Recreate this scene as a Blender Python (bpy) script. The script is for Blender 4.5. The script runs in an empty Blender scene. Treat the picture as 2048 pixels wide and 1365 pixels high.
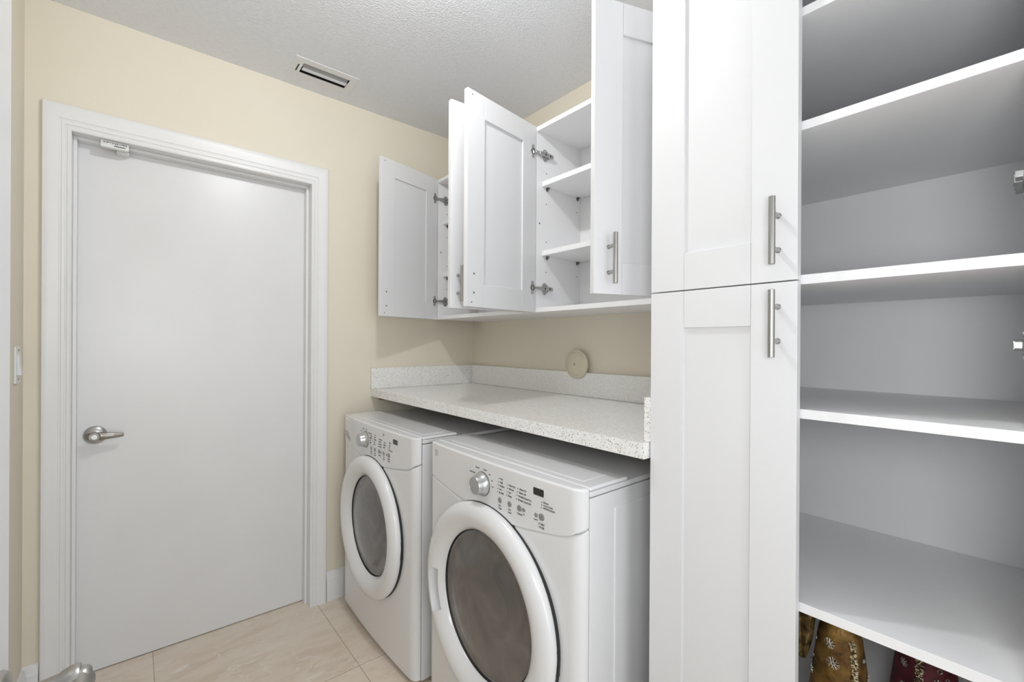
import bpy, bmesh, math, random
from mathutils import Matrix, Vector
random.seed(7)
sc = bpy.context.scene
COL = sc.collection
PI = math.pi

# ------------------------------------------------------------------ materials
def new_mat(name, col, rough=.5, metal=0, spec=.5, coat=0):
    m = bpy.data.materials.new(name); m.use_nodes = True
    b = m.node_tree.nodes['Principled BSDF']
    b.inputs['Base Color'].default_value = (*col, 1)
    b.inputs['Roughness'].default_value = rough
    b.inputs['Metallic'].default_value = metal
    b.inputs['Specular IOR Level'].default_value = spec
    b.inputs['Coat Weight'].default_value = coat
    return m

def noise_mat(name, c1, c2, scale=6, rough=.5, metal=0, bump=0, bscale=60, detail=4, spec=.5, lo=.35, hi=.65, stretch=(1, 1, 1), bdist=.002, coat=0):
    m = new_mat(name, c1, rough, metal, spec, coat); nt = m.node_tree; N = nt.nodes; L = nt.links
    b = N['Principled BSDF']
    tc = N.new('ShaderNodeTexCoord'); mp = N.new('ShaderNodeMapping'); mp.inputs['Scale'].default_value = stretch
    L.new(tc.outputs['Object'], mp.inputs['Vector'])
    n = N.new('ShaderNodeTexNoise'); n.inputs['Scale'].default_value = scale; n.inputs['Detail'].default_value = detail
    L.new(mp.outputs[0], n.inputs['Vector'])
    r = N.new('ShaderNodeValToRGB'); r.color_ramp.elements[0].position = lo; r.color_ramp.elements[1].position = hi
    r.color_ramp.elements[0].color = (*c1, 1); r.color_ramp.elements[1].color = (*c2, 1)
    L.new(n.outputs['Fac'], r.inputs[0]); L.new(r.outputs[0], b.inputs['Base Color'])
    if bump:
        n2 = N.new('ShaderNodeTexNoise'); n2.inputs['Scale'].default_value = bscale; n2.inputs['Detail'].default_value = 3
        L.new(mp.outputs[0], n2.inputs['Vector'])
        bp = N.new('ShaderNodeBump'); bp.inputs['Strength'].default_value = bump; bp.inputs['Distance'].default_value = bdist
        L.new(n2.outputs['Fac'], bp.inputs['Height']); L.new(bp.outputs[0], b.inputs['Normal'])
    return m

WHITE = (.79, .79, .80)
M = {}
M['wall'] = noise_mat('cream_wall_paint', (.79, .728, .605), (.80, .742, .625), 2.5, .62, bump=.25, bscale=150, bdist=.001)
M['ceil'] = noise_mat('orange_peel_ceiling', (.83, .845, .88), (.86, .875, .91), 60, .9, bump=.75, bscale=130, bdist=.004)
M['trim'] = noise_mat('white_trim_paint', (.80, .80, .80), (.82, .82, .82), 8, .35, bump=.05, bscale=40, bdist=.001)
M['door'] = noise_mat('white_door_paint', (.76, .76, .765), (.78, .78, .785), 5, .32, bump=.12, bscale=90, bdist=.001)
M['cab'] = noise_mat('white_cabinet_lacquer', (.775, .775, .785), (.785, .785, .795), 4, .38, bump=.02, bscale=60, bdist=.0005)
M['cabin'] = noise_mat('white_cabinet_laminate', (.90, .90, .905), (.91, .91, .915), 4, .45)
M['hole'] = new_mat('drilled_hole', (.03, .03, .03), .8)
M['hole_soft'] = new_mat('screw_cap_grey', (.20, .20, .20), .5)
M['steel'] = noise_mat('brushed_nickel', (.36, .35, .33), (.46, .45, .43), 30, .33, .95, stretch=(60, 60, 1))
M['chrome'] = noise_mat('polished_hinge_steel', (.5, .5, .49), (.62, .62, .61), 40, .25, 1)
M['dark_steel'] = noise_mat('worn_nickel_lever', (.22, .20, .18), (.38, .36, .33), 40, .35, .9)
M['app'] = noise_mat('white_appliance_enamel', (.80, .80, .805), (.81, .81, .815), 3, .22, coat=.3)
M['appgrey'] = new_mat('appliance_gap_black', (.02, .02, .02), .6)
M['knob'] = noise_mat('silver_knob', (.50, .50, .50), (.56, .56, .56), 20, .3, .75)
M['btn'] = new_mat('grey_button', (.30, .30, .30), .4, .2)
M['print'] = new_mat('dark_print', (.06, .06, .07), .6)
M['printgrey'] = new_mat('grey_print', (.45, .45, .46), .6)
M['screen'] = new_mat('display_window', (.035, .035, .032), .15)
M['cream'] = noise_mat('cream_plastic', (.68, .63, .48), (.72, .67, .53), 20, .4)
M['wood'] = noise_mat('brown_cleat_wood', (.30, .18, .07), (.42, .27, .12), 20, .6, stretch=(1, 8, 8))
M['switch'] = new_mat('switch_plastic', (.80, .81, .80), .3)
M['vent'] = new_mat('vent_enamel', (.84, .84, .855), .5)
M['ventgrey'] = new_mat('vent_blade_grey', (.42, .42, .42), .35, .3)
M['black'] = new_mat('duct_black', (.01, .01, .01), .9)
M['lamp'] = new_mat('lamp_base_white', (.8, .8, .8), .4)
M['gold'] = noise_mat('antique_gold_cloth', (.07, .032, .010), (.40, .23, .06), 26, .42, .55, bump=.5, bscale=180, detail=8, bdist=.002)
M['darkgold'] = noise_mat('gilt_pleated_cloth', (.06, .04, .015), (.34, .24, .09), 40, .4, .6, bump=.5, bscale=120, bdist=.002)
M['red'] = noise_mat('burgundy_cloth', (.07, .008, .014), (.17, .025, .04), 22, .55, bump=.4, bscale=180, bdist=.002)
M['gem'] = noise_mat('gilded_beads', (.10, .07, .03), (.95, .85, .60), 160, .18, .85, lo=.42, hi=.58)
M['silverthread'] = noise_mat('silver_thread', (.45, .42, .36), (.85, .82, .75), 90, .3, .7)
M['skin'] = new_mat('figurine_face', (.55, .36, .27), .5)

# worktop: white quartz with specks
def quartz():
    m = new_mat('speckled_white_quartz', (.8, .79, .76), .16); nt = m.node_tree; N = nt.nodes; L = nt.links
    b = N['Principled BSDF']; tc = N.new('ShaderNodeTexCoord')
    base = N.new('ShaderNodeTexNoise'); base.inputs['Scale'].default_value = 90; base.inputs['Detail'].default_value = 2
    L.new(tc.outputs['Object'], base.inputs['Vector'])
    r0 = N.new('ShaderNodeValToRGB'); r0.color_ramp.elements[0].color = (.86, .85, .82, 1); r0.color_ramp.elements[1].color = (.92, .915, .90, 1)
    r0.color_ramp.elements[0].position = .4; r0.color_ramp.elements[1].position = .6
    L.new(base.outputs['Fac'], r0.inputs[0]); prev = r0.outputs[0]
    for sc_, thr, c, gt in ((170, .14, (.22, .19, .15), .68), (300, .17, (.50, .47, .42), .58), (95, .07, (.10, .08, .06), .62)):
        v = N.new('ShaderNodeTexVoronoi'); v.inputs['Scale'].default_value = sc_
        L.new(tc.outputs['Object'], v.inputs['Vector'])
        lt = N.new('ShaderNodeMath'); lt.operation = 'LESS_THAN'; lt.inputs[1].default_value = thr * 1.6
        L.new(v.outputs['Distance'], lt.inputs[0])
        sx = N.new('ShaderNodeSeparateColor'); L.new(v.outputs['Color'], sx.inputs[0])
        g = N.new('ShaderNodeMath'); g.operation = 'GREATER_THAN'; g.inputs[1].default_value = gt
        L.new(sx.outputs[0], g.inputs[0])
        mu = N.new('ShaderNodeMath'); mu.operation = 'MULTIPLY'; L.new(lt.outputs[0], mu.inputs[0]); L.new(g.outputs[0], mu.inputs[1])
        mx = N.new('ShaderNodeMixRGB'); L.new(mu.outputs[0], mx.inputs[0]); L.new(prev, mx.inputs[1]); mx.inputs[2].default_value = (*c, 1)
        prev = mx.outputs[0]
    L.new(prev, b.inputs['Base Color'])
    return m
M['quartz'] = quartz()

def dark_glass():
    m = new_mat('smoked_door_glass', (.10, .092, .085), .12, 0, .6, .4); nt = m.node_tree; N = nt.nodes; L = nt.links
    b = N['Principled BSDF']; tc = N.new('ShaderNodeTexCoord')
    n = N.new('ShaderNodeTexNoise'); n.inputs['Scale'].default_value = 9; n.inputs['Detail'].default_value = 6; n.inputs['Distortion'].default_value = 1.2
    L.new(tc.outputs['Object'], n.inputs['Vector'])
    r = N.new('ShaderNodeValToRGB'); r.color_ramp.elements[0].color = (.085, .078, .072, 1); r.color_ramp.elements[1].color = (.15, .138, .125, 1)
    r.color_ramp.elements[0].position = .3; r.color_ramp.elements[1].position = .7
    L.new(n.outputs['Fac'], r.inputs[0]); L.new(r.outputs[0], b.inputs['Base Color'])
    return m
M['glass'] = dark_glass()

def floor_mat():
    m = new_mat('beige_marble_tile', (.6, .5, .4), .28); nt = m.node_tree; N = nt.nodes; L = nt.links
    b = N['Principled BSDF']; tc = N.new('ShaderNodeTexCoord')
    mp = N.new('ShaderNodeMapping'); mp.inputs['Location'].default_value = (-.162, -.139, 0); mp.inputs['Rotation'].default_value = (0, 0, 0)
    L.new(tc.outputs['Object'], mp.inputs['Vector'])
    br = N.new('ShaderNodeTexBrick'); br.offset = 0; br.inputs['Scale'].default_value = 1
    br.inputs['Mortar Size'].default_value = .0016; br.inputs['Brick Width'].default_value = .61; br.inputs['Row Height'].default_value = .61
    br.inputs['Color1'].default_value = (1, 1, 1, 1); br.inputs['Color2'].default_value = (.92, .92, .92, 1); br.inputs['Mortar'].default_value = (.55, .52, .48, 1)
    L.new(mp.outputs[0], br.inputs['Vector'])
    n = N.new('ShaderNodeTexNoise'); n.inputs['Scale'].default_value = 5; n.inputs['Detail'].default_value = 9; n.inputs['Roughness'].default_value = .62; n.inputs['Distortion'].default_value = .8
    mp2 = N.new('ShaderNodeMapping'); mp2.inputs['Scale'].default_value = (1, 2.6, 1); mp2.inputs['Rotation'].default_value = (0, 0, .5)
    L.new(tc.outputs['Object'], mp2.inputs['Vector']); L.new(mp2.outputs[0], n.inputs['Vector'])
    r = N.new('ShaderNodeValToRGB'); e = r.color_ramp.elements
    e[0].position = .3; e[0].color = (.69, .57, .455, 1); e[1].position = .72; e[1].color = (.83, .74, .64, 1)
    k = e.new(.5); k.color = (.79, .685, .565, 1)
    L.new(n.outputs['Fac'], r.inputs[0])
    # pale veins
    w = N.new('ShaderNodeTexNoise'); w.inputs['Scale'].default_value = 3.2; w.inputs['Detail'].default_value = 5; w.inputs['Distortion'].default_value = 1.6
    L.new(mp2.outputs[0], w.inputs['Vector'])
    s = N.new('ShaderNodeMath'); s.operation = 'SUBTRACT'; s.inputs[1].default_value = .5; L.new(w.outputs['Fac'], s.inputs[0])
    a = N.new('ShaderNodeMath'); a.operation = 'ABSOLUTE'; L.new(s.outputs[0], a.inputs[0])
    r2 = N.new('ShaderNodeValToRGB'); r2.color_ramp.elements[0].position = 0; r2.color_ramp.elements[0].color = (.75, .75, .75, 1); r2.color_ramp.elements[1].position = .012; r2.color_ramp.elements[1].color = (0, 0, 0, 1)
    L.new(a.outputs[0], r2.inputs[0])
    mx = N.new('ShaderNodeMixRGB'); L.new(r2.outputs[0], mx.inputs[0]); L.new(r.outputs[0], mx.inputs[1]); mx.inputs[2].default_value = (.90, .85, .78, 1)
    mu = N.new('ShaderNodeMixRGB'); mu.blend_type = 'MULTIPLY'; mu.inputs[0].default_value = 1
    L.new(mx.outputs[0], mu.inputs[1]); L.new(br.outputs['Color'], mu.inputs[2])
    L.new(mu.outputs[0], b.inputs['Base Color'])
    return m
M['floor'] = floor_mat()

# ------------------------------------------------------------------ object helpers
WM = {}          # world matrices of the objects made
def empty(name, loc, label, cat, group=None, rotz=0):
    o = bpy.data.objects.new(name, None); COL.objects.link(o); o.empty_display_size = .05
    o.location = loc; o.rotation_euler = (0, 0, rotz)
    WM[o.name] = Matrix.Translation(loc) @ Matrix.Rotation(rotz, 4, 'Z')
    o['label'] = label; o['category'] = cat
    if group: o['group'] = group
    return o

def obj(name, bm, mats, parent=None, bevel=0, seg=2, smooth=35, local=None, space='world', solid=None):
    """link bm as one mesh object. space 'world': vertices are world coordinates; 'parent': parent's frame;
    local: matrix of the new object in the parent's frame, vertices then in the object's own frame"""
    me = bpy.data.meshes.new(name)
    if not isinstance(mats, (list, tuple)): mats = [mats]
    Wp = WM[parent.name] if parent else Matrix.Identity(4)
    if local is not None:
        Lm = local
    elif space == 'parent':
        Lm = Matrix.Identity(4)
    else:                                  # world: origin at the bbox centre bottom
        xs = [v.co.copy() for v in bm.verts]
        c = Vector(((min(v.x for v in xs)+max(v.x for v in xs))/2, (min(v.y for v in xs)+max(v.y for v in xs))/2, min(v.z for v in xs)))
        bmesh.ops.translate(bm, verts=bm.verts, vec=-c)
        Lm = Wp.inverted() @ Matrix.Translation(c)
        R = Lm.to_3x3().to_4x4()
        if parent is not None:             # keep no rotation on the part: bake it into the vertices
            bmesh.ops.transform(bm, matrix=R, verts=bm.verts)
            Lm = Matrix.Translation(Lm.to_translation())
    bmesh.ops.recalc_face_normals(bm, faces=bm.faces)
    bm.to_mesh(me); bm.free()
    for m in mats: me.materials.append(m)
    o = bpy.data.objects.new(name, me); COL.objects.link(o)
    if parent: o.parent = parent
    o.matrix_local = Lm
    WM[o.name] = Wp @ Lm
    if smooth:
        me.shade_smooth(); me.set_sharp_from_angle(angle=math.radians(smooth))
    if bevel:
        b = o.modifiers.new('bevel', 'BEVEL'); b.width = bevel; b.segments = seg; b.limit_method = 'ANGLE'; b.angle_limit = math.radians(40)
        b.harden_normals = True
    return o

def struct(name, bm, m, **k):
    o = obj(name, bm, m, **k); o['kind'] = 'structure'; return o

def box(bm, x0, x1, y0, y1, z0, z1, mi=0, mat=None):
    vs = [bm.verts.new(c) for c in ((x0,y0,z0),(x1,y0,z0),(x1,y1,z0),(x0,y1,z0),(x0,y0,z1),(x1,y0,z1),(x1,y1,z1),(x0,y1,z1))]
    if mat is not None:
        for v in vs: v.co = mat @ v.co
    for q in ((3,2,1,0),(4,5,6,7),(0,1,5,4),(1,2,6,5),(2,3,7,6),(3,0,4,7)):
        f = bm.faces.new([vs[i] for i in q]); f.material_index = mi
    return vs

def prism(bm, pts, lo, hi, mi=0, M4=None):
    """pts 2D outline -> prism along local z from lo to hi (numbers or functions of the point)"""
    L = lambda p: lo(p) if callable(lo) else lo
    H = lambda p: hi(p) if callable(hi) else hi
    a = [bm.verts.new((p[0], p[1], L(p))) for p in pts]; b = [bm.verts.new((p[0], p[1], H(p))) for p in pts]
    n = len(pts)
    fs = [bm.faces.new(a[::-1]), bm.faces.new(b)]
    for i in range(n): fs.append(bm.faces.new((a[i], a[(i+1) % n], b[(i+1) % n], b[i])))
    for f in fs: f.material_index = mi
    if M4 is not None:
        for v in a+b: v.co = M4 @ v.co
    return a, b

def lathe(bm, prof, M4, n=48, mi=0, closed=False, cap=True):
    """prof: (r, h) list turned about local z; M4 places it"""
    rings = []
    for r, h in prof:
        if r < 1e-6: rings.append([bm.verts.new(M4 @ Vector((0, 0, h)))])
        else: rings.append([bm.verts.new(M4 @ Vector((r*math.cos(2*PI*i/n), r*math.sin(2*PI*i/n), h))) for i in range(n)])
    pairs = list(zip(rings, rings[1:]))
    if closed: pairs.append((rings[-1], rings[0]))
    for A, B in pairs:
        for i in range(n):
            j = (i+1) % n
            if len(A) == 1 and len(B) == 1: continue
            if len(A) == 1: f = bm.faces.new((A[0], B[j], B[i]))
            elif len(B) == 1: f = bm.faces.new((A[i], A[j], B[0]))
            else: f = bm.faces.new((A[i], A[j], B[j], B[i]))
            f.material_index = mi
    if cap and not closed:
        for R_, rev in ((rings[0], True), (rings[-1], False)):
            if len(R_) > 1:
                f = bm.faces.new(R_[::-1] if rev else R_); f.material_index = mi

def axis_m(p, d):
    d = Vector(d).normalized(); q = d.to_track_quat('Z', 'Y')
    return Matrix.Translation(p) @ q.to_matrix().to_4x4()

def rod(bm, a, b, r, n=20, mi=0, r2=None):
    a = Vector(a); b = Vector(b)
    lathe(bm, [(r, 0), (r2 if r2 else r, (b-a).length)], axis_m(a, b-a), n, mi)

def tube(bm, pts, rads, n=12, mi=0, flat=None):
    """swept tube through points"""
    pts = [Vector(p) for p in pts]; rings = []
    up = Vector((0, 0, 1)); 
    for i, p in enumerate(pts):
        d = (pts[min(i+1, len(pts)-1)] - pts[max(i-1, 0)]).normalized()
        u = up if abs(d.dot(up)) < .9 else Vector((0, 1, 0))
        s = d.cross(u).normalized(); t = s.cross(d).normalized()
        r = rads[i] if isinstance(rads, (list, tuple)) else rads
        ra, rb = r if isinstance(r, tuple) else (r, r)
        rings.append([bm.verts.new(p + s*ra*math.cos(2*PI*k/n) + t*rb*math.sin(2*PI*k/n)) for k in range(n)])
    for A, B in zip(rings, rings[1:]):
        for k in range(n):
            f = bm.faces.new((A[k], A[(k+1) % n], B[(k+1) % n], B[k])); f.material_index = mi
    bm.faces.new(rings[0][::-1]).material_index = mi; bm.faces.new(rings[-1]).material_index = mi

def B(): return bmesh.new()

def text_into(bm, s, size, M4, depth=.0003, mi=0, align='LEFT'):
    cu = bpy.data.curves.new('t', 'FONT'); cu.body = s; cu.size = size; cu.extrude = depth; cu.align_x = align; cu.resolution_u = 2
    o = bpy.data.objects.new('t', cu); COL.objects.link(o)
    bpy.context.view_layer.update()
    me = bpy.data.meshes.new_from_object(o.evaluated_get(bpy.context.evaluated_depsgraph_get()))
    k = len(bm.verts); bm.from_mesh(me); bm.verts.ensure_lookup_table()
    nv = bm.verts[k:]
    for v in nv: v.co = M4 @ v.co
    bpy.data.objects.remove(o); bpy.data.curves.remove(cu); bpy.data.meshes.remove(me)

# facing -X text frame: right = -Y, up = +Z
def faceX(x, y, z, tilt=0):
    return Matrix(((0, 0, -1, x), (-1, 0, 0, y), (0, 1, 0, z), (0, 0, 0, 1)))

# ------------------------------------------------------------------ room constants (metres)
YA = 2.232; XB = 1.562; XL = -.294; ZC = 2.438; YF = -.2
DX0, DX1, DZ = -.178, .631, 1.998      # back door opening
DY = 2.306                             # face of the back door

# floor
bm = B(); box(bm, XL-1.6, XB+.12, YF-1.6, YA+.25, -.1, 0); struct('floor', bm, M['floor'])
# ceiling with duct opening
VX0, VX1, VY0, VY1 = .541, .737, 2.026, 2.106
bm = B()
zt = ZC+.12
for x0, x1, y0, y1 in ((XL-.12, VX0, YF, YA+.2), (VX1, XB+.12, YF, YA+.2), (VX0, VX1, YF, VY0), (VX0, VX1, VY1, YA+.2)):
    box(bm, x0, x1, y0, y1, ZC, zt)
bmesh.ops.remove_doubles(bm, verts=bm.verts, dist=1e-5)
struct('ceiling', bm, M['ceil'], smooth=0)
# back wall with the door opening
bm = B()
box(bm, XL, DX0-.018, YA, YA+.15, 0, ZC); box(bm, DX1+.018, XB, YA, YA+.15, 0, ZC); box(bm, DX0-.018, DX1+.018, YA, YA+.15, DZ+.018, ZC)
struct('wall_back', bm, M['wall'], smooth=0)
bm = B(); box(bm, XB, XB+.12, YF, YA+.15, 0, ZC); struct('wall_right', bm, M['wall'])
bm = B(); box(bm, XL-.12, XL, YF, YA+.15, 0, ZC); struct('wall_left', bm, M['wall'])

# door jamb and moulded casing
bm = B()
box(bm, DX0-.018, DX0, YA-.001, YA+.15, 0, DZ+.018); box(bm, DX1, DX1+.018, YA-.001, YA+.15, 0, DZ+.018); box(bm, DX0, DX1, YA-.001, YA+.15, DZ, DZ+.018)
# stops
box(bm, DX0, DX0+.011, YA+.038, DY-.001, 0, DZ); box(bm, DX1-.011, DX1, YA+.038, DY-.001, 0, DZ); box(bm, DX0+.011, DX1-.011, YA+.038, DY-.001, DZ-.011, DZ)
struct('trim_1', bm, M['trim'], bevel=.0015)
# casing profile: (distance from the opening, proud of wall)
prof = [(-.004, 0), (-.004, .009), (.000, .0115), (.006, .0115), (.0085, .009), (.0105, .009), (.013, .012), (.020, .0135), (.0225, .0115), (.025, .0115), (.028, .014), (.040, .0165), (.052, .019), (.060, .020), (.067, .0185), (.070, .013), (.070, 0)]
bm = B()
def casing_ring(path):
    rings = []
    for (cx, cz, dx, dz) in path:          # point of the opening, outward direction (mitre)
        rings.append([bm.verts.new((cx+dx*a, YA-b, cz+dz*a)) for a, b in prof])
    for A, C in zip(rings, rings[1:]):
        for i in range(len(prof)-1): bm.faces.new((A[i], A[i+1], C[i+1], C[i]))
    bm.faces.new(rings[0]); bm.faces.new(rings[-1][::-1])
o_ = .004
casing_ring([(DX0-o_, 0, -1, 0), (DX0-o_, DZ+o_, -1, 1.18), (DX1+o_, DZ+o_, 1, 1.18), (DX1+o_, 0, 1, 0)])
struct('trim_2', bm, M['trim'], smooth=25)

# baseboards
def baseboard(name, a, b, n, skip=False):
    """a,b ends on the wall line, n room-side normal"""
    pr = [(0, 0), (.014, 0), (.014, .092), (.0125, .098), (.0125, .106), (.010, .110), (.0085, .118), (.0075, .128), (.005, .134), (0, .138)]
    bm = B(); rings = []
    for p in (a, b): rings.append([bm.verts.new((p[0]+n[0]*d, p[1]+n[1]*d, z)) for d, z in pr])
    k = len(pr)
    for i in range(k): bm.faces.new((rings[0][i], rings[0][(i+1) % k], rings[1][(i+1) % k], rings[1][i]))
    bm.faces.new(rings[0]); bm.faces.new(rings[1][::-1])
    return struct(name, bm, M['trim'], smooth=25)
baseboard('baseboard_back', (DX1+.076, YA), (XB, YA), (0, -1))
baseboard('baseboard_back', (XL, YA), (DX0-.076, YA), (0, -1))
baseboard('baseboard_left', (XL, .8), (XL, YA-.014), (1, 0))

# back door leaf with lever
bm = B(); box(bm, DX0+.002, DX1-.002, DY, DY+.035, .003, DZ-.002); d1 = struct('door_1', bm, M['door'], bevel=.001)
hx, hz = -.117, .897
bm = B()
Mh = axis_m((hx, DY, hz), (0, -1, 0))
lathe(bm, [(.034, 0), (.034, .004), (.031, .008), (.022, .012), (.014, .014), (.012, .036)], Mh, 40)
hd = obj('door_handle', bm, M['chrome'], d1, smooth=40)
bm = B()   # lever: hub then tapering blade to the right
yl = DY-.048
lathe(bm, [(.0, -.012), (.014, -.012), (.0175, -.008), (.0175, .006), (.015, .010), (.0, .010)], axis_m((hx, yl, hz), (0, -1, 0)), 32)
tube(bm, [(hx, yl, hz), (hx+.02, yl, hz), (hx+.045, yl+.002, hz-.001), (hx+.07, yl+.004, hz-.002), (hx+.082, yl+.006, hz-.002)], [(.007, .0165), (.007, .0145), (.006, .0115), (.005, .009), (.003, .006)], 16)
tube(bm, [(hx-.012, yl+.002, hz+.004), (hx-.02, yl+.006, hz+.0), (hx-.024, yl+.012, hz-.004)], [(.006, .013), (.006, .012), (.004, .008)], 12)
obj('lever', bm, M['dark_steel'], hd, smooth=50)['label'] = 'worn dark nickel lever'
bm = B(); lathe(bm, [(.0085, 0), (.0085, .003), (.0, .003)], axis_m((hx, yl-.010, hz), (0, -1, 0)), 24)
box(bm, hx-.007, hx+.007, yl-.0142, yl-.013, hz-.0012, hz+.0012)
obj('lock_button', bm, M['chrome'], hd)['label'] = 'bright round thumb turn in the lever hub'

# contact sensor on the head stop
t = empty('door_sensor', (-.06, 2.262, 1.95), 'small white plastic contact sensor with printed label at the top of the white door', 'sensor')
bm = B(); box(bm, -.104, -.024, 2.240, 2.262, 1.972, DZ); obj('sensor_body', bm, M['switch'], t, bevel=.0025)
bm = B()
for k in range(26):
    x = -.097 + k*.0026; h = random.choice((.003, .005, .006))
    box(bm, x, x+random.choice((.0008, .0014, .0018)), 2.2393, 2.2402, 1.992-h, 1.992)
box(bm, -.066, -.034, 2.2393, 2.2402, 1.979, 1.982)
obj('printed_label', bm, M['print'], t, smooth=0)
bm = B(); box(bm, -.060, -.024, 2.266, DY, 1.967, 1.977); obj('magnet', bm, M['switch'], t, bevel=.002)

# light switch on the left wall
t = empty('light_switch', (XL, 2.12, 1.118), 'white rocker light switch plate on the cream wall beside the door', 'switch')
bm = B(); box(bm, XL, XL+.006, 2.075, 2.145, 1.115, 1.232); obj('cover_plate', bm, M['switch'], t, bevel=.002)
bm = B(); prism(bm, [(1.141, .0), (1.206, .0), (1.206, .0062), (1.174, .007), (1.141, .0115)], 2.093, 2.127, M4=Matrix(((0, 1, 0, XL+.004), (0, 0, 1, 0), (1, 0, 0, 0), (0, 0, 0, 1))))
obj('rocker', bm, M['switch'], t, bevel=.0008)
for z in (1.127, 1.220):
    bm = B(); rod(bm, (XL+.005, 2.11, z), (XL+.0072, 2.11, z), .003, 12); obj('screw', bm, M['hole_soft'], t)

# ------------------------------------------------------------------ open entry door at the left edge
ex = -.100
bm = B(); box(bm, ex-.035, ex, -.12, .690, .008, 2.03); d2 = struct('door_2', bm, M['door'], bevel=.0015)
hy, hz2 = .620, .908
bm = B(); lathe(bm, [(.033, 0), (.033, .005), (.030, .009), (.018, .012), (.014, .020), (.0105, .032), (.0105, .040)], axis_m((ex, hy, hz2), (1, 0, 0)), 48)
hd = obj('door_handle', bm, M['steel'], d2, smooth=50)
bm = B()
lathe(bm, [(.0, .020), (.0125, .020), (.0135, .034), (.0145, .043), (.0160, .045), (.0182, .051), (.0190, .0565), (.0180, .0585), (.0150, .059), (.0, .059)], axis_m((ex, hy, hz2), (1, 0, 0)), 40)
lathe(bm, [(.0, .053), (.0142, .053), (.0150, .060), (.0142, .0645), (.011, .0670), (.0, .0675)], axis_m((ex, hy, hz2), (1, 0, 0)), 40)
tube(bm, [(ex+.058, hy, hz2), (ex+.058, hy-.025, hz2), (ex+.056, hy-.06, hz2-.001), (ex+.053, hy-.10, hz2-.004), (ex+.05, hy-.118, hz2-.006)], [(.012, .014), (.010, .0125), (.008, .0105), (.006, .009), (.004, .006)], 20)
obj('lever', bm, M['steel'], hd, smooth=50)

# ------------------------------------------------------------------ ceiling air vent
t = empty('air_vent', (.634, 2.07, ZC), 'white metal ceiling air vent with a slotted louvre above the doorway', 'vent')
bm = B()
fx0, fx1, fy0, fy1 = .502, .766, 1.990, 2.150
for x0, x1, y0, y1 in ((fx0, VX0, fy0, fy1), (VX1, fx1, fy0, fy1), (VX0, VX1, fy0, VY0), (VX0, VX1, VY1, fy1)): box(bm, x0, x1, y0, y1, ZC-.0018, ZC)
bmesh.ops.remove_doubles(bm, verts=bm.verts, dist=1e-5)
obj('frame', bm, M['vent'], t, smooth=0)
bm = B()
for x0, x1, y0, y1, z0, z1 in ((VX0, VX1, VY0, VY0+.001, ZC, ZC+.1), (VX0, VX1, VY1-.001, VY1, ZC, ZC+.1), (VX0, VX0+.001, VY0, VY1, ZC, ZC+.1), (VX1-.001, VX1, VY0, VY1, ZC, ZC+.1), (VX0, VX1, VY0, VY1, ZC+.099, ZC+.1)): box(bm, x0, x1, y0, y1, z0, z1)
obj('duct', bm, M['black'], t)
bm = B()
m4 = Matrix(((0, 0, 1, 0), (1, 0, 0, 0), (0, 1, 0, 0), (0, 0, 0, 1)))    # profile in (y,z), along x
prism(bm, [(2.033, ZC+.014), (2.060, ZC-.004), (2.063, ZC-.003), (2.036, ZC+.018)], VX0+.004, VX1-.004, M4=m4)
obj('louvre_blade', bm, M['ventgrey'], t)['label'] = 'grey upper blade of the louvre'
bm = B()
prism(bm, [(2.060, ZC-.006), (2.068, ZC-.002), (2.078, ZC-.005), (2.079, ZC-.003), (2.068, ZC+.002), (2.060, ZC-.003)], VX0+.004, VX1-.004, M4=m4)
obj('louvre_blade', bm, M['vent'], t)['label'] = 'white lower blade of the louvre'
bm = B(); box(bm, .524, .528, 2.045, 2.10, ZC-.0026, ZC-.0016); obj('lever_slot', bm, M['black'], t)
bm = B(); tube(bm, [(.5305, 2.104, ZC-.005), (.5300, 2.085, ZC-.010), (.5305, 2.06, ZC-.010), (.5325, 2.04, ZC-.006)], .0022, 8); obj('damper_lever', bm, M['vent'], t)
for x, y in ((.514, 2.075), (.755, 2.065)):
    bm = B(); lathe(bm, [(.0, .0055), (.0035, .0055), (.0035, .003), (.0, .003)], axis_m((x, y, ZC), (0, 0, -1)), 12); obj('screw', bm, M['vent'], t)

# ------------------------------------------------------------------ shaker door
DT = .019
def shaker(bm, w, h, stile=.083, rail=.083, t=DT, rec=.0065):
    box(bm, 0, stile, 0, t, 0, h); box(bm, w-stile, w, 0, t, 0, h)
    box(bm, stile+.0004, w-stile-.0004, 0, t, 0, rail); box(bm, stile+.0004, w-stile-.0004, 0, t, h-rail, h)
    box(bm, stile-.002, w-stile+.002, rec, t-rec, rail-.002, h-rail+.002)

def bar_handle(parent, lx, zc, side, L=.128, sp=.066, t=DT, r=.006, proj=.032):
    """on the door's y=0 face (side=-1) or y=t face (side=+1), vertical, in the door's own frame"""
    y0 = 0 if side < 0 else t; yb = y0 + side*proj
    bm = B()
    lathe(bm, [(.0, 0), (r-.0008, 0), (r, .0008), (r, L-.0008), (r-.0008, L), (.0, L)], Matrix.Translation((lx, yb, zc-L/2)), 28)
    for dz in (-sp/2, sp/2):
        rod(bm, (lx, y0, zc+dz), (lx, yb, zc+dz), .0046, 20)
        rod(bm, (lx, y0, zc+dz), (lx, y0+side*.002, zc+dz), .0056, 20)
    return obj('handle', bm, M['steel'], parent, space='parent', smooth=40)

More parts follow.
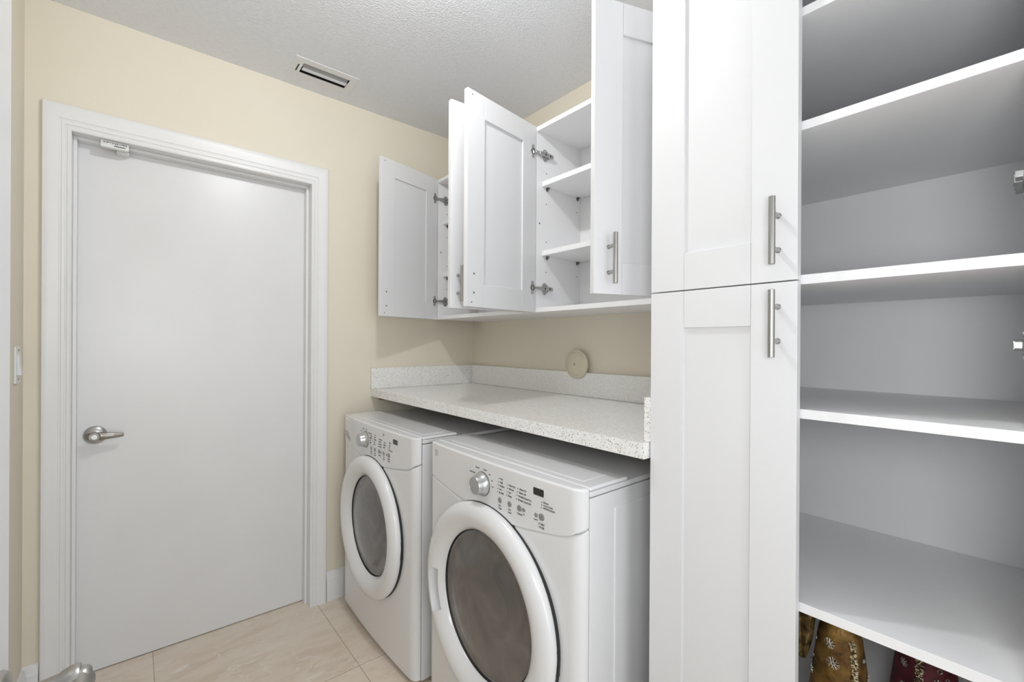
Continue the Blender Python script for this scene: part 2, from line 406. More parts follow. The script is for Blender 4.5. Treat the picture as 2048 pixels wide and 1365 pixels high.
def door_part(root, origin, ang, w, h, name='door', z0=None, handle=None, hinge_zs=(), screws=None, dots=True, mat='cab'):
    """origin: world point of the local (0,0,0) corner, ang: world angle of the width direction"""
    bm = B(); shaker(bm, w, h)
    Lm = WM[root.name].inverted() @ Matrix.Translation(origin) @ Matrix.Rotation(ang, 4, 'Z')
    d = obj(name, bm, [M[mat]], root, bevel=.0011, local=Lm, smooth=30)
    if handle: bar_handle(d, *handle)
    if screws:
        lx, zs, side = screws; y0 = 0 if side < 0 else DT
        for z in zs:
            bm = B(); lathe(bm, [(.0, .0012), (.0035, .0010), (.0042, 0), (.0, 0)], axis_m((lx, y0, z), (0, side, 0)), 14)
            obj('screw', bm, M['hole_soft'], d, space='parent')
        for z in (.016, h-.016):
            bm = B(); lathe(bm, [(.0, .0006), (.0022, .0006), (.0022, 0), (.0, 0)], axis_m((.378-.022, y0, z), (0, side, 0)), 12)
            obj('bumper_hole', bm, M['hole'], d, space='parent')
    return d

def cup_plate(door, lx, z, side):
    """hinge cup flange on a door's inner face"""
    bm = B(); y0 = DT if side > 0 else 0
    s = side
    def bx(a, b, d0, d1, z0, z1): 
        ya, yb = sorted((y0+s*d0, y0+s*d1)); box(bm, a, b, ya, yb, z0, z1)
    pts = [(-.0065, -.026), (.0065, -.026), (.0075, -.014), (.013, -.009), (.013, .009), (.0075, .014), (.0065, .026), (-.0065, .026), (-.0075, .012), (-.0075, -.012)]
    m4 = Matrix(((-1, 0, 0, lx), (0, 0, s, y0), (0, 1, 0, z), (0, 0, 0, 1)))
    prism(bm, pts, 0, .0022, M4=m4)
    lathe(bm, [(.0105, .0), (.0105, .0035), (.009, .0035), (.009, .0008), (.0, .0008)], axis_m((lx, y0, z), (0, s, 0)), 20, mi=1, cap=False)
    for dz in (-.020, .020): lathe(bm, [(.0028, .001), (.0028, .0035), (.0, .0035)], axis_m((lx, y0, z+dz), (0, s, 0)), 10, cap=False)
    return obj('hinge_cup', bm, [M['chrome'], M['appgrey']], door, space='parent', smooth=30)

def hinge_arm(root, x, y, z, s, back=1):
    """mounting plate and arm on a side panel's inner face; s = direction into the cabinet (y)"""
    bm = B()
    m4 = Matrix(((back, 0, 0, x), (0, 0, s, y), (0, 1, 0, z), (0, 0, 0, 1)))
    prism(bm, [(.020, -.009), (.026, -.023), (.036, -.026), (.050, -.016), (.060, -.006), (.060, .006), (.050, .016), (.036, .026), (.026, .023), (.020, .009)], 0, .0025, M4=m4)
    prism(bm, [(-.004, -.006), (.014, -.008), (.060, -.0085), (.074, -.006), (.074, .006), (.060, .0085), (.014, .008), (-.004, .006)], .004, .0125, M4=m4)
    for hx_, hz_ in ((.030, 0), (.056, 0)):
        lathe(bm, [(.0, .0136), (.0036, .0136), (.0036, .012), (.0, .012)], m4 @ Matrix.Translation((hx_, hz_, 0)), 12, mi=1)
    for hz_ in (-.017, .017): lathe(bm, [(.0, .0045), (.004, .0042), (.0045, .002), (.0, .002)], m4 @ Matrix.Translation((.036, hz_, 0)), 12)
    prism(bm, [(-.026, -.0045), (-.004, -.0055), (-.004, .0055), (-.026, .0045)], .003, .011, M4=m4)
    return obj('hinge', bm, [M['chrome'], M['appgrey']], root, smooth=30, bevel=.0006)

# ------------------------------------------------------------------ upper cabinets
XF, XBK = 1.25, XB
ZB0, ZT0 = 1.379, 2.137
def upper_cabinet(y0, y1, label, filler=None):
    t = empty('wall_cabinet', (XB, (y0+y1)/2, ZB0), label, 'cabinet', 'open white wall cabinets')
    P = .018
    bm = B()
    box(bm, XF, XBK, y0, y0+P, ZB0, ZT0); box(bm, XF, XBK, y1-P, y1, ZB0, ZT0)
    box(bm, XF, XBK, y0+P, y1-P, ZB0, ZB0+P); box(bm, XF, XBK, y0+P, y1-P, ZT0-P, ZT0)
    box(bm, 1.518, 1.526, y0+P, y1-P, ZB0+P, ZT0-P)
    for ys, s in ((y1-P, -1), (y0+P, 1)):
        for x, zs in ((1.306, (1.959, 1.832, 1.674, 1.548)), (1.495, (1.833, 1.674, 1.549)), (1.268, (1.746,))):
            for z in zs:
                lathe(bm, [(.0, .0004), (.0024 if x > 1.27 else .0034, .0004)], axis_m((x, ys, z), (0, s, 0)), 10, mi=1, cap=False)
    obj('carcass', bm, [M['cabin'], M['hole']], t, bevel=.0006, smooth=0)
    if filler:
        bm = B(); box(bm, 1.272, 1.290, y1+.0005, filler, ZB0+.002, ZT0); obj('filler_strip', bm, M['cabin'], t)
    for z0, z1 in ((1.900, 1.920), (1.614, 1.634)):
        bm = B(); box(bm, 1.281, 1.516, y0+P+.001, y1-P-.001, z0, z1); obj('shelf', bm, M['cabin'], t, bevel=.0006)
        for ys, s in ((y1-P, -1), (y0+P, 1)):
            for x in (1.311, 1.498):
                bm = B(); rod(bm, (x, ys, z0-.006), (x, ys+s*.010, z0-.006), .0042, 10); box(bm, x-.007, x+.007, min(ys, ys+s*.012), max(ys, ys+s*.012), z0-.0022, z0-.0002)
                rod(bm, (x, ys, z0-.008), (x, ys+s*.003, z0-.008), .0065, 12)
                obj('shelf_pin', bm, M['dark_steel'], t)
    for z in (2.031, 1.478):
        hinge_arm(t, XF+.012, y1-P, z, -1)
        hinge_arm(t, XF+.012, y0+P, z, 1)
    return t

HD = ZT0-ZB0
def place(face_pt, ang_deg, face='t'):
    """origin for a door whose y=t (or y=0) face starts at face_pt; ang = world angle of its width direction"""
    a = math.radians(ang_deg); yl = Vector((-math.sin(a), math.cos(a), 0))
    p = Vector((face_pt[0], face_pt[1], ZB0))
    return (p - yl*DT if face == 't' else p), a

cab1 = upper_cabinet(1.357, 2.135, 'white wall cabinet in the corner over the washing machine, both doors open, mostly hidden', filler=YA-.001)
cab2 = upper_cabinet(.612, 1.356, 'white wall cabinet nearest the tall pantry, doors swung open showing two shelves inside')
LOW = .088   # handle centre above the door's lower edge
# left door of the corner cabinet (inner face to the camera)
og, a = place((XF-.002, 2.117), 180+15.3)
d = door_part(cab1, og, a, .378, HD, screws=(.345, (.050, .117), 1), handle=(.345, LOW, -1)); d['label'] = 'left door, inner face showing'
for z in (2.031, 1.478): cup_plate(d, .0225, z-ZB0, 1)
# right door of the corner cabinet (outer face to the camera)
og, a = place((XF-.002, 1.378), 180-4.0, '0')
d = door_part(cab1, og, a, .378, HD, handle=(.347, LOW, 1)); d['label'] = 'right door, outer face with handle'
for z in (2.031, 1.478): cup_plate(d, .0225, z-ZB0, -1)
# left door of the near cabinet
og, a = place((XF-.002, 1.338), 180+8.2)
d = door_part(cab2, og, a, .378, HD, screws=(.345, (.050, .117), 1), handle=(.345, LOW, -1)); d['label'] = 'left door, inner face showing'
for z in (2.031, 1.478): cup_plate(d, .0225, z-ZB0, 1)
# right door of the near cabinet
og, a = place((XF-.002, .622), 180-20.3, '0')
d = door_part(cab2, og, a, .378, HD, handle=(.335, LOW, 1)); d['label'] = 'right door, outer face with handle'
for z in (2.031, 1.478): cup_plate(d, .0225, z-ZB0, -1)

# ------------------------------------------------------------------ worktop
CX0, CY0, CZ0, CZ1 = .924, .611, .976, 1.014
t = empty('countertop', (1.24, 1.42, CZ0), 'speckled white quartz worktop with upstands over the two laundry machines', 'countertop')
bm = B(); box(bm, CX0, XB-.001, CY0, YA-.001, CZ0, CZ1); obj('slab', bm, M['quartz'], t, bevel=.0015)
bm = B(); box(bm, XB-.020, XB-.001, CY0+.02, YA-.021, CZ1+.0005, 1.122); obj('backsplash', bm, M['quartz'], t, bevel=.001)
bm = B(); box(bm, CX0-.002, XB-.001, YA-.020, YA-.001, CZ1+.0005, 1.122); obj('backsplash', bm, M['quartz'], t, bevel=.001)
bm = B(); box(bm, .946, XB-.001, CY0-.004, CY0+.015, CZ1+.0005, 1.122); obj('backsplash', bm, M['quartz'], t, bevel=.001)
bm = B(); box(bm, .968, 1.5, YA-.022, YA-.001, .955, CZ0-.001); obj('support_cleat', bm, M['wood'], t)['label'] = 'brown wooden cleat under the worktop'

# round cream cover on the wall
t = empty('round_cover_plate', (1.53, 1.385, 1.093), 'round cream plastic disc with a centre screw on the wall above the worktop', 'cover plate')
bm = B(); Mc = axis_m((XB-.001, 1.370, 1.158), (-1, 0, .03))
lathe(bm, [(.0, .0), (.02, .0), (.02, .020), (.064, .021), (.066, .023), (.066, .027), (.064, .030), (.0575, .0305), (.0555, .0320), (.053, .0355), (.045, .0385), (.020, .0410), (.0, .0415)], Mc, 64)
obj('disc', bm, M['cream'], t, smooth=50)
bm = B(); lathe(bm, [(.0, .0428), (.0038, .0425), (.0052, .040), (.0, .040)], Mc, 16); obj('screw', bm, M['dark_steel'], t)

# ------------------------------------------------------------------ laundry machines
def machine(kind, yc, hw, Xf, XS, ringc, ringR, label, cat):
    t = empty(kind, (1.15, yc, 0), label, cat)
    ZT = .906
    bow, rc = .010, .034
    def outline(inset=0, xback=None):
        xback = XS-.0015
        pts = []
        n = 22
        for i in range(n+1):
            u = -1+2*i/n; pts.append((Xf+bow*u*u+inset, yc+u*(hw-rc)))
        x0 = Xf+bow
        q = [(x0+(XS-.004-x0)*.9*(1-math.cos(a)), (hw-rc)+rc*math.sin(a)) for a in [PI/2*k/8 for k in range(1, 9)]]
        top = [(x+inset, yc+y-inset) for x, y in q]; bot = [(x+inset, yc-y+inset) for x, y in q]
        pts = [p for p in bot[::-1]] + pts + top
        pts = pts + [(xback, yc+hw-inset), (xback, yc-hw+inset)]
        return pts
    def xfront(y):
        u = min(1, abs(y-yc)/(hw-rc)); return Xf+bow*u*u
    ry, rz = ringc
    def seam(p):
        y = p[1]; u = (y-yc)/hw
        if u <= 0:    # right of the ring as seen
            return .742 + .045*min(1, abs(u))**1.4 + .020*max(0, (abs(u)-.82)/.18)**2
        return .738 + .052*min(1, u)**1.1
    # lower body front
    bm = B(); prism(bm, outline(), .022, lambda p: seam(p)-.0015)
    obj('front_panel', bm, M['app'], t, bevel=.004, seg=3, smooth=40)
    # control console with rounded edges
    bm = B(); prism(bm, outline(-.001), lambda p: seam(p)+.0008, ZT)
    con = obj('control_panel', bm, M['app'], t, bevel=.009, seg=4, smooth=50)
    # dark reveal behind the seams
    bm = B(); prism(bm, outline(.006), .03, ZT-.02); obj('seam_reveal', bm, M['printgrey'], t, smooth=0)
    # cabinet shell
    bm = B()
    box(bm, XS, 1.505, yc-hw, yc+hw, .018, .880)
    # pressed panel on each side
    for s in (-1, 1):
        ys = yc+s*hw; ya, yb = sorted((ys-s*.002, ys+s*.003))
        box(bm, .925, 1.40, ya, yb, .10, .838)
    obj('cabinet_body', bm, M['app'], t, bevel=.0028, seg=3, smooth=40)
    bm = B()
    box(bm, XS-.0005, 1.50, yc-hw-.0005, yc+hw+.0005, .8825, .896)
    obj('top_panel', bm, M['app'], t, bevel=.003, seg=3)
    bm = B()
    box(bm, XS-.0, XS+.15, yc-hw+.0, yc+hw-.0, .8962, ZT)
    obj('console_cap', bm, M['app'], t, bevel=.006, seg=3)
    bm = B()
    box(bm, XS+.027, XS+.118, yc-hw+.045, yc+hw-.045, ZT-.0005, ZT+.0012)
    obj('top_trim', bm, M['app'], t, bevel=.001)
    for fx in (.88, 1.45):
        for fy in (yc-hw+.05, yc+hw-.05):
            bm = B(); rod(bm, (fx, fy, 0), (fx, fy, .020), .022, 16); obj('foot', bm, M['appgrey'], t)
    # round door
    R = ringR
    Mr = axis_m((Xf+.001, ry, rz), (-1, 0, 0))
    prof = [(R-.008, -.010), (R-.005, -.001), (R-.0015, .008), (R, .016), (R-.003, .024), (R-.010, .031), (R-.024, .0375), (R-.038, .0395), (R-.052, .0365), (R-.066, .030), (R-.077, .020), (R-.083, .010), (R-.0855, .003), (R-.0855, -.010)]
    bm = B(); lathe(bm, prof, Mr, 128, closed=True)
    if kind == 'dryer':
        # finger pocket on the left of the ring, cut out with a boolean
        me = bpy.data.meshes.new('r'); bmesh.ops.recalc_face_normals(bm, faces=bm.faces); bm.to_mesh(me); bm.free()
        ro = bpy.data.objects.new('r', me); COL.objects.link(ro)
        cb = B(); a0, a1 = math.radians(-2), math.radians(30)
        pts = []
        for k in range(9):
            a = -.45+(.56)*k/8; pts.append((ry+(R-.032)*math.cos(a), rz+(R-.032)*math.sin(a)))
        for k in range(9):
            a = .11-(.56)*k/8; pts.append((ry+(R-.070)*math.cos(a), rz+(R-.070)*math.sin(a)))
        prism(cb, pts, Xf-.07, Xf-.010, M4=Matrix(((0, 0, 1, 0), (1, 0, 0, 0), (0, 1, 0, 0), (0, 0, 0, 1))))
        bmesh.ops.recalc_face_normals(cb, faces=cb.faces)
        cm = bpy.data.meshes.new('c'); cb.to_mesh(cm); cb.free(); co = bpy.data.objects.new('c', cm); COL.objects.link(co)
        md = ro.modifiers.new('b', 'BOOLEAN'); md.object = co; md.operation = 'DIFFERENCE'; md.solver = 'EXACT'
        bpy.context.view_layer.update()
        em = bpy.data.meshes.new_from_object(ro.evaluated_get(bpy.context.evaluated_depsgraph_get()))
        bm = B(); bm.from_mesh(em)
        for o in (ro, co): bpy.data.objects.remove(o)
    door = obj('door', bm, M['app'], t, smooth=35)
    bm = B()     # smoked glass bowl
    g = R-.086
    gp = [(g, -.002), (g-.002, .003), (g-.012, .006), (g-.016, .005), (g-.05, .011), (g-.1, .016), (g-.15, .018), (0, .0185)]
    lathe(bm, gp, Mr, 96, cap=False)
    obj('door_glass', bm, M['glass'], door, smooth=30)
    bm = B()     # black gasket line round the glass
    lathe(bm, [(g-.0005, .002), (g+.0016, .0065), (g+.0016, .004), (g-.0005, -.002)], Mr, 96, closed=True)
    obj('glass_gasket', bm, M['appgrey'], door)
    bm = B()     # black band coloured in for the shadow between ring and body
    lathe(bm, [(R-.020, -.008), (R-.0008, -.0055), (R-.0008, .0030), (R-.020, .0030)], Mr, 96, closed=True)
    obj('door_gap_shade', bm, M['appgrey'], door)
    bm = B()     # latch / hinge block on the right
    ly = ry-R*.985
    box(bm, Xf-.004, Xf+.008, ly-.001, ly+.012, rz-.045, rz+.02)
    obj('latch', bm, M['appgrey'], door, bevel=.001)

    # knob
    def onface(y, z, d=0): return (xfront(y)-.001-d, y, z)
    ky, kz = (yc+.018, .836) if kind == 'dryer' else (yc+.065, .836)
    bm = B(); Mk = axis_m(onface(ky, kz, -.001), (-1, 0, 0))
    lathe(bm, [(.0355, 0), (.0355, .002), (.0345, .002)], Mk, 48, mi=1, cap=False)
    lathe(bm, [(.0345, .0), (.0345, .006), (.031, .010), (.0275, .020), (.0262, .030), (.0250, .0325), (.0235, .0325), (.0230, .0318), (.0, .0318)], Mk, 48)
    kn = obj('dial_knob', bm, [M['knob'], M['appgrey']], t, smooth=40)
    # display
    dy = yc-.218
    bm = B()
    def rrect(cy_, cz_, w, h, r, n=5):
        p = []
        for sx, sy, a0 in ((1, 1, 0), (-1, 1, PI/2), (-1, -1, PI), (1, -1, 1.5*PI)):
            for k in range(n+1): a = a0+PI/2*k/n; p.append((cy_+sx*(w/2-r)+r*math.cos(a), cz_+sy*(h/2-r)+r*math.sin(a)))
        return p
    m4 = Matrix(((0, 0, -1, xfront(dy)-.001), (1, 0, 0, 0), (0, 1, 0, 0), (0, 0, 0, 1)))
    prism(bm, rrect(dy, .871, .044, .0235, .004), 0, .0012, M4=m4); obj('display_frame', bm, M['app'], t, bevel=.0004)
    bm = B(); prism(bm, rrect(dy, .871, .0385, .0185, .0025), .0008, .0017, M4=m4); obj('display', bm, M['screen'], t)
    # buttons
    if kind == 'dryer': bts = [(-.064, .0082), (-.106, .0082), (-.145, .0088), (-.162, .0058), (-.208, .0058), (-.227, .0094)]
    else: bts = [(.0, .0082), (-.036, .0082), (-.078, .0090), (-.094, .0056), (-.120, .0085), (-.146, .0056), (-.164, .0094)]
    for dyy, r in bts:
        y = yc+dyy; bm = B(); lathe(bm, [(r+.0012, 0), (r+.0012, .0008), (r, .0008), (r-.0006, .0022), (.0, .0026)], axis_m(onface(y, .8095, -.001), (-1, 0, 0)), 24)
        obj('button', bm, M['btn'], t)
    if kind == 'washer':
        bm = B(); lathe(bm, [(.0062, .0), (.0056, .0022), (.0, .0026)], axis_m(onface(yc-.118, .884, -.001), (-1, 0, 0)), 20); obj('button', bm, M['btn'], t)
    # printed lettering
    bm = B()
    def T(s, y, z, size=.0072, al='LEFT'): text_into(bm, s, size, faceX(xfront(y)-.0014, y, z), align=al)
    def dots(y, z): lathe(bm, [(.0, .0008), (.0014, .0008), (.0014, 0)], axis_m(onface(y, z, 0), (-1, 0, 0)), 8, cap=False)
    if kind == 'dryer':
        cols = [(-.060, .868, ('Max', 'High', 'Medium', 'Low', 'Air Fluff')), (-.098, .859, ('Extra Dry', 'Normal', 'Less', 'Damp')), (-.139, .859, ('Chime On', 'Chime Off', 'Wrinkle Guard On', 'Wrinkle Guard Off'))]
        for dyy, z, ws in cols:
            for k, w in enumerate(ws):
                y = yc+dyy-.0012*k*0+.0022*k*.8; zz = z-.0098*k; dots(y, zz+.002); T(w, y-.006, zz, .0066)
        for k, w in enumerate(('DRYING', 'COOL DOWN', 'WRINKLE GUARD')): dots(yc-.228, .8465-k*.0068+.001); T(w, yc-.2335, .8465-k*.0068, .0052)
        for dyy, a_, b_ in ((-.064, 'Dry', 'Temp'), (-.106, 'Dry', 'Level')): T(a_, yc+dyy, .7925, .0066, 'CENTER'); T(b_, yc+dyy, .7845, .0066, 'CENTER')
        T('Options', yc-.147, .7925, .0066, 'CENTER'); T('Set', yc-.163, .7965, .0048, 'CENTER'); T('Cancel', yc-.207, .7965, .0052, 'CENTER')
        T('START', yc-.228, .7885, .0078, 'CENTER'); T('PAUSE', yc-.228, .7805, .0070, 'CENTER')
        for ang, w in ((150, 'Auto Heavy'), (108, 'Normal'), (75, 'Casual'), (48, '60'), (22, '45'), (-2, '30')):
            a_ = math.radians(ang); T(w, ky-.046*math.cos(a_)+(.012 if ang > 100 else 0), kz+.041*math.sin(a_)+.002, .0060, 'CENTER' if ang > 60 else 'LEFT')
    else:
        cols = [(.008, .868, ('Hot', 'Warm', 'Cold', 'Eco', 'Auto')), (-.032, .868, ('Max', 'High', 'Medium', 'Low', 'None')), (-.075, .858, ('Extra Rinse', 'Prewash', 'Stain Treat', 'Fresh Hold')), (-.120, .852, ('Heavy', 'Normal', 'Light')), (-.166, .858, ('Wash', 'Rinse', 'Spin', 'Door Locked'))]
        for dyy, z, ws in cols:
            for k, w in enumerate(ws):
                y = yc+dyy+.0018*k; zz = z-.0098*k; T(w, y, zz, .0062)
        for dyy, a_, b_ in ((.0, 'Wash', 'Temp'), (-.036, 'Spin', 'Speed'), (-.082, 'Options', ''), (-.120, 'Soil', 'Level'), (-.163, 'START', 'PAUSE')):
            T(a_, yc+dyy, .7925, .0064, 'CENTER')
            if b_: T(b_, yc+dyy, .7845, .0064, 'CENTER')
        for ang, w in ((140, 'Heavy'), (105, 'Normal'), (75, 'Casual'), (45, 'Delicate'), (15, 'Rinse Spin')):
            a_ = math.radians(ang); T(w, ky-.046*math.cos(a_)+(.010 if ang > 100 else 0), kz+.041*math.sin(a_)+.002, .0056, 'CENTER' if ang > 60 else 'LEFT')
        T('Detergent', yc+.312, .858, .0066)
    obj('lettering', bm, M['print'], t, smooth=0)
    # small grey maker's plate at the upper left: rows of fine marks
    bm = B()
    for k in range(4):
        for j in range(4): box(bm, xfront(yc+hw-.055)-.0016, xfront(yc+hw-.055), yc+hw-.050-.006*j, yc+hw-.0455-.006*j, .864+.0055*k, .8672+.0055*k)
    obj('maker_marks', bm, M['printgrey'], t, smooth=0)
    if kind == 'washer':
        # detergent drawer front with a finger scoop
        bm = B()
        y1_, y0_ = yc+hw-.036, yc+hw-.130
        m4x = Matrix(((0, 0, -1, Xf+.0135), (1, 0, 0, 0), (0, 1, 0, 0), (0, 0, 0, 1)))
        prism(bm, [(y1_, .787), (y1_, .894), (y0_+.012, .894), (y0_+.006, .83), (y0_-.02, .770), (y0_+.03, .772)], 0, .0085, M4=m4x)
        dr = obj('detergent_drawer', bm, M['app'], t, bevel=.003, seg=3)
        bm = B(); prism(bm, [(y1_-.008, .810), (y1_-.012, .840), (y1_-.030, .838), (y1_-.068, .808), (y1_-.066, .792)], .0075, .0092, M4=m4x)
        obj('finger_scoop', bm, M['printgrey'], dr, bevel=.001)
    return t

machine('washer', 1.812, .358, .757, .800, (1.816, .488), .287, 'white front-loading washing machine in the corner, farther from the pantry, partly hidden by its neighbour', 'washing machine')
machine('dryer', 1.048, .352, .786, .832, (1.050, .485), .297, 'white front-loading dryer beside the pantry with a dark round door window, nearest machine', 'dryer')

# ------------------------------------------------------------------ tall pantry
PX0, PX1, PY0, PY1, PZ1 = .966, XB-.001, -.004, .605, 2.36
t = empty('pantry_cabinet', (1.26, .30, 0), 'tall white pantry cabinet with closed left doors and open shelves on its right', 'cabinet')
bm = B(); P = .018
box(bm, PX0, PX1, PY0, PY0+P, 0, PZ1); box(bm, PX0, PX1, PY1-P, PY1, 0, PZ1)
box(bm, PX0, PX1, PY0+P, PY1-P, PZ1-P, PZ1); box(bm, PX0, PX1, PY0+P, PY1-P, .10, .118); box(bm, PX0+.06, PX0+.078, PY0+P, PY1-P, 0, .10)
obj('carcass', bm, M['cabin'], t, bevel=.0006, smooth=0)
bm = B(); box(bm, 1.491, 1.500, PY0+P, PY1-P, .3525, PZ1-P); obj('back_panel', bm, M['cabin'], t)
bm = B(); box(bm, 1.491, 1.500, PY0+P, PY1-P, .118, .3505); obj('back_panel', bm, M['cabin'], t)
for z0, z1 in ((.744, .762), (1.111, 1.129), (1.366, 1.384), (1.659, 1.676), (1.876, 1.893), (2.12, 2.138)):
    bm = B(); box(bm, PX0+.001, 1.4905, PY0+P+.0005, PY1-P-.0005, z0, z1); obj('shelf', bm, M['cabin'], t, bevel=.0006)
# closed left doors: local x runs towards -Y
Lw = .310
og = Vector((.945, .6075, 1.3735)); d = door_part(t, og, -PI/2, Lw, .968, handle=(.277, .0925, -1)); d['label'] = 'upper left door, closed'
og = Vector((.945, .6075, .110)); d = door_part(t, og, -PI/2, Lw, 1.2610, handle=(.277, 1.181, -1)); d['label'] = 'lower left door, closed'
# opened right doors, swung out from their hinges
for z0, h in ((1.3735, .968), (.110, 1.2610)):
    a = PI+math.radians(62)
    og = Vector((.962, .012, z0)); d = door_part(t, og, a, .297, h, handle=(.264, .0925 if z0 > 1 else 1.181, -1)); d['label'] = 'right door standing open'
for z in (1.492, 1.252, 2.2, .25):
    hinge_arm(t, PX0+.004, PY0+P+.003, z, 1)
    

# ------------------------------------------------------------------ robed figurines standing in the pantry
def gown(bm, c, prof, pleats=14, amp=.03, n=112, phase=0, squash=.8):
    rings = []
    for r, z in prof:
        ring = []
        for i in range(n):
            a = 2*PI*i/n; k = 1+amp*math.cos(pleats*a+phase+z*9)*(1.2-min(1, max(0, (z-.12)/.5)))
            ring.append(bm.verts.new((c[0]+r*k*math.cos(a)*squash, c[1]+r*k*math.sin(a), z)))
        rings.append(ring)
    for A, C in zip(rings, rings[1:]):
        for i in range(n): bm.faces.new((A[i], A[(i+1) % n], C[(i+1) % n], C[i]))
    bm.faces.new(rings[0][::-1]); bm.faces.new(rings[-1])
def rad(prof, z):
    for (r0, z0), (r1, z1) in zip(prof, prof[1:]):
        if z0 <= z <= z1: return r0+(r1-r0)*(z-z0)/(z1-z0)
    return prof[-1][0]

def figurine(c, prof, mat, name, label, trim_a, flower_as, sleeve=None):
    f = empty(name, (c[0], c[1], .118), label, 'figurine', 'robed ornamental figurines')
    bm = B(); gown(bm, c, prof, pleats=9, amp=.035); obj('gown', bm, M[mat], f, smooth=60)
    # beaded band down the front
    bm = B()
    for k in range(230):
        z = .14+.53*k/230
        for j in range(4):
            a = trim_a+(j-1.5)*.07+random.uniform(-.03, .03); r = rad(prof, z)*1.045
            zz = z+random.uniform(-.004, .004)
            p = Vector((c[0]+r*math.cos(a)*.8, c[1]+r*math.sin(a), zz)); s = random.uniform(.0014, .0030)
            bmesh.ops.create_icosphere(bm, subdivisions=1, radius=s, matrix=Matrix.Translation(p))
    obj('beaded_trim', bm, M['gem'], f, smooth=0)
    # embroidered flowers: crossed threads and rings
    bm = B()
    for a, z, s in flower_as:
        r = rad(prof, z)*1.05; nrm = Vector((math.cos(a)*.8, math.sin(a), 0)).normalized()
        p = Vector((c[0]+r*math.cos(a)*.8, c[1]+r*math.sin(a), z)); tx = Vector((-nrm.y, nrm.x, 0))
        if s > .0065:
            for k in range(4):
                b_ = PI*k/4+.3; v = (tx*math.cos(b_)+Vector((0, 0, 1))*math.sin(b_))*s
                for off in (-.0022, .0022):
                    w_ = (tx*-math.sin(b_)+Vector((0, 0, 1))*math.cos(b_))*off
                    tube(bm, [p-v+w_, p+nrm*.002+w_, p+v+w_], .0007, 5)
        else:
            pts = [p+(tx*math.cos(2*PI*k/10)+Vector((0, 0, 1))*math.sin(2*PI*k/10))*s for k in range(11)]
            tube(bm, pts, .0009, 5)
    obj('embroidery', bm, M['silverthread'], f, smooth=60)
    # head with crown, out of sight behind the shelf edge
    zt = prof[-1][1]
    bm = B(); lathe(bm, [(.0, -.010), (.010, -.01), (.010, .0), (.016, .006), (.019, .017), (.019, .027), (.014, .038), (.0, .042)], Matrix.Translation((c[0], c[1], zt)) @ Matrix.Scale(.74, 4), 24)
    lathe(bm, [(.0, 0), (.003, .001), (.0, .007)], axis_m((c[0]-.013, c[1], zt+.014), (-1, 0, 0)), 10)
    obj('head', bm, M['skin'], f, smooth=60)
    bm = B(); lathe(bm, [(.020, .029), (.022, .038), (.018, .046), (.008, .051), (.0, .051)], Matrix.Translation((c[0], c[1], zt)) @ Matrix.Scale(.74, 4), 24)
    obj('hat', bm, M['gold'], f, smooth=50)
    if sleeve:
        bm = B()
        tip, top, back = sleeve
        tip = Vector(tip); top = Vector(top); sh = Vector((c[0], c[1], prof[-2][1]))
        tube(bm, [sh, sh.lerp(top, .5)+Vector((0, 0, .004)), top], [.018, .017, .015], 14)
        n = 40; rings = []
        for k in range(9):
            u = k/8; p = top.lerp(tip, u); w = .026*(1-u)**.8+.0055
            rings.append([bm.verts.new((p.x+w*(1+.32*math.cos(6*2*PI*i/n+u*2))*math.cos(2*PI*i/n)*.6, p.y+w*(1+.32*math.cos(6*2*PI*i/n+u*2))*math.sin(2*PI*i/n), p.z)) for i in range(n)])
        for A, C in zip(rings, rings[1:]):
            for i in range(n): bm.faces.new((A[i], A[(i+1) % n], C[(i+1) % n], C[i]))
        bm.faces.new(rings[0]); bm.faces.new(rings[-1][::-1])
        obj('hanging_sleeve', bm, M['darkgold'], f, smooth=60)['label'] = 'pleated gilt sleeve hanging to a point'
    return f
pg = [(.080, .1185), (.079, .14), (.074, .25), (.067, .38), (.059, .48), (.050, .56), (.043, .62), (.037, .665), (.030, .69), (.012, .70)]
fA = figurine((1.10, .266), pg, 'gold', 'robed_figurine', 'antique gold robed figurine with beaded front band, leftmost under the pantry shelf', PI+.75,
         [(PI-.235, .652, .010), (PI-.05, .618, .0115), (PI+.2, .572, .010), (PI-.31, .550, .006), (PI-1.03, .58, .009), (PI+1.5, .60, .007), (PI+1.3, .633, .0035), (PI-1.05, .645, .0035), (PI-1.05, .608, .0035), (PI+1.2, .560, .0035), (PI-.9, .53, .010), (PI-.1, .52, .0105)],
         sleeve=((1.10, .333, .580), (1.10, .345, .692), 0))
fB = figurine((1.34, .167), pg, 'red', 'robed_figurine', 'burgundy robed figurine with gold beaded band, rightmost under the pantry shelf', PI-.08,
         [(PI+.55, .56, .0045), (PI+.45, .535, .009), (PI-.6, .55, .009), (PI+.8, .545, .0035), (PI-.5, .50, .010), (PI+.35, .49, .004)])

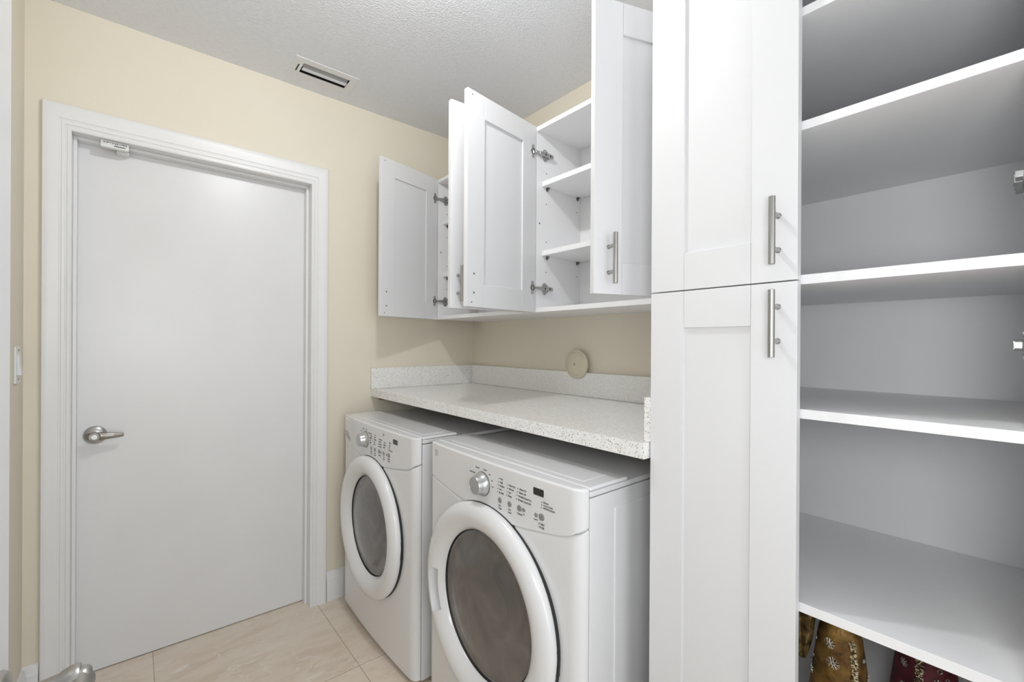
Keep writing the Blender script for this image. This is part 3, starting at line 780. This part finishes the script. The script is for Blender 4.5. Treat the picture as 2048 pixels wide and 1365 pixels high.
# ------------------------------------------------------------------ lights
# flush ceiling lamp just above the frame
LP = (.500, 1.030)
t = empty('ceiling_lamp', (LP[0], LP[1], ZC), 'small round white ceiling lamp in the middle of the room', 'lamp')
bm = B(); lathe(bm, [(.06, 0), (.06, .012), (.045, .022), (.0, .022)], axis_m((LP[0], LP[1], ZC), (0, 0, -1)), 40); obj('base', bm, M['lamp'], t)
def light(name, kind, loc, energy, col=(1, 1, 1), **k):
    l = bpy.data.lights.new(name, kind); l.energy = energy; l.color = col
    for a, v in k.items(): setattr(l, a, v)
    o = bpy.data.objects.new(name, l); COL.objects.link(o); o.location = loc; return o
light('lamp_bulb', 'POINT', (LP[0], LP[1], 2.395), 19.5, (.98, .985, .99), shadow_soft_size=.035)
# soft fill light added behind the camera, shining in from the open side
hb = light('rear_fill', 'AREA', (.3, -1.75, 1.25), 29, (.92, .965, 1), shape='RECTANGLE', size=1.6, size_y=2.2)
hb.rotation_euler = Vector((0, 1, 0)).to_track_quat('-Z', 'Z').to_euler()
light('camera_fill', 'POINT', (.05, -.15, 1.30), 15.5, (.95, .975, 1), shadow_soft_size=.15)  # point light added beside the camera to brighten the pantry interior

w = bpy.data.worlds.new('ambient_fill'); sc.world = w; w.use_nodes = True  # even ambient fill, added to reach in through the open side
w.node_tree.nodes['Background'].inputs[0].default_value = (.92, .965, 1, 1)
w.node_tree.nodes['Background'].inputs[1].default_value = .25

# ------------------------------------------------------------------ camera
f, yaw, pitch, roll, dyy = 894.834759, .698607775, -8.07339e-4, 5.63914e-3, 6.25857
fw = Vector((math.sin(yaw)*math.cos(pitch), math.cos(yaw)*math.cos(pitch), math.sin(pitch)))
r = Vector((math.cos(yaw), -math.sin(yaw), 0)); u = r.cross(fw)
c, s = math.cos(roll), math.sin(roll)
r2 = r*c+u*s; u2 = r*-s+u*c
cam = bpy.data.cameras.new('camera'); co = bpy.data.objects.new('camera', cam); COL.objects.link(co)
cam.sensor_width = 36; cam.lens = f*36/2048; cam.shift_y = dyy/2048; cam.clip_start = .02
co.matrix_world = Matrix(((r2.x, u2.x, -fw.x, 0), (r2.y, u2.y, -fw.y, 0), (r2.z, u2.z, -fw.z, 1.25), (0, 0, 0, 1)))
sc.camera = co

sc.view_settings.view_transform = 'Standard'; sc.view_settings.look = 'None'; sc.view_settings.gamma = 1
sc.view_settings.use_curve_mapping = False; sc.view_settings.exposure = 0
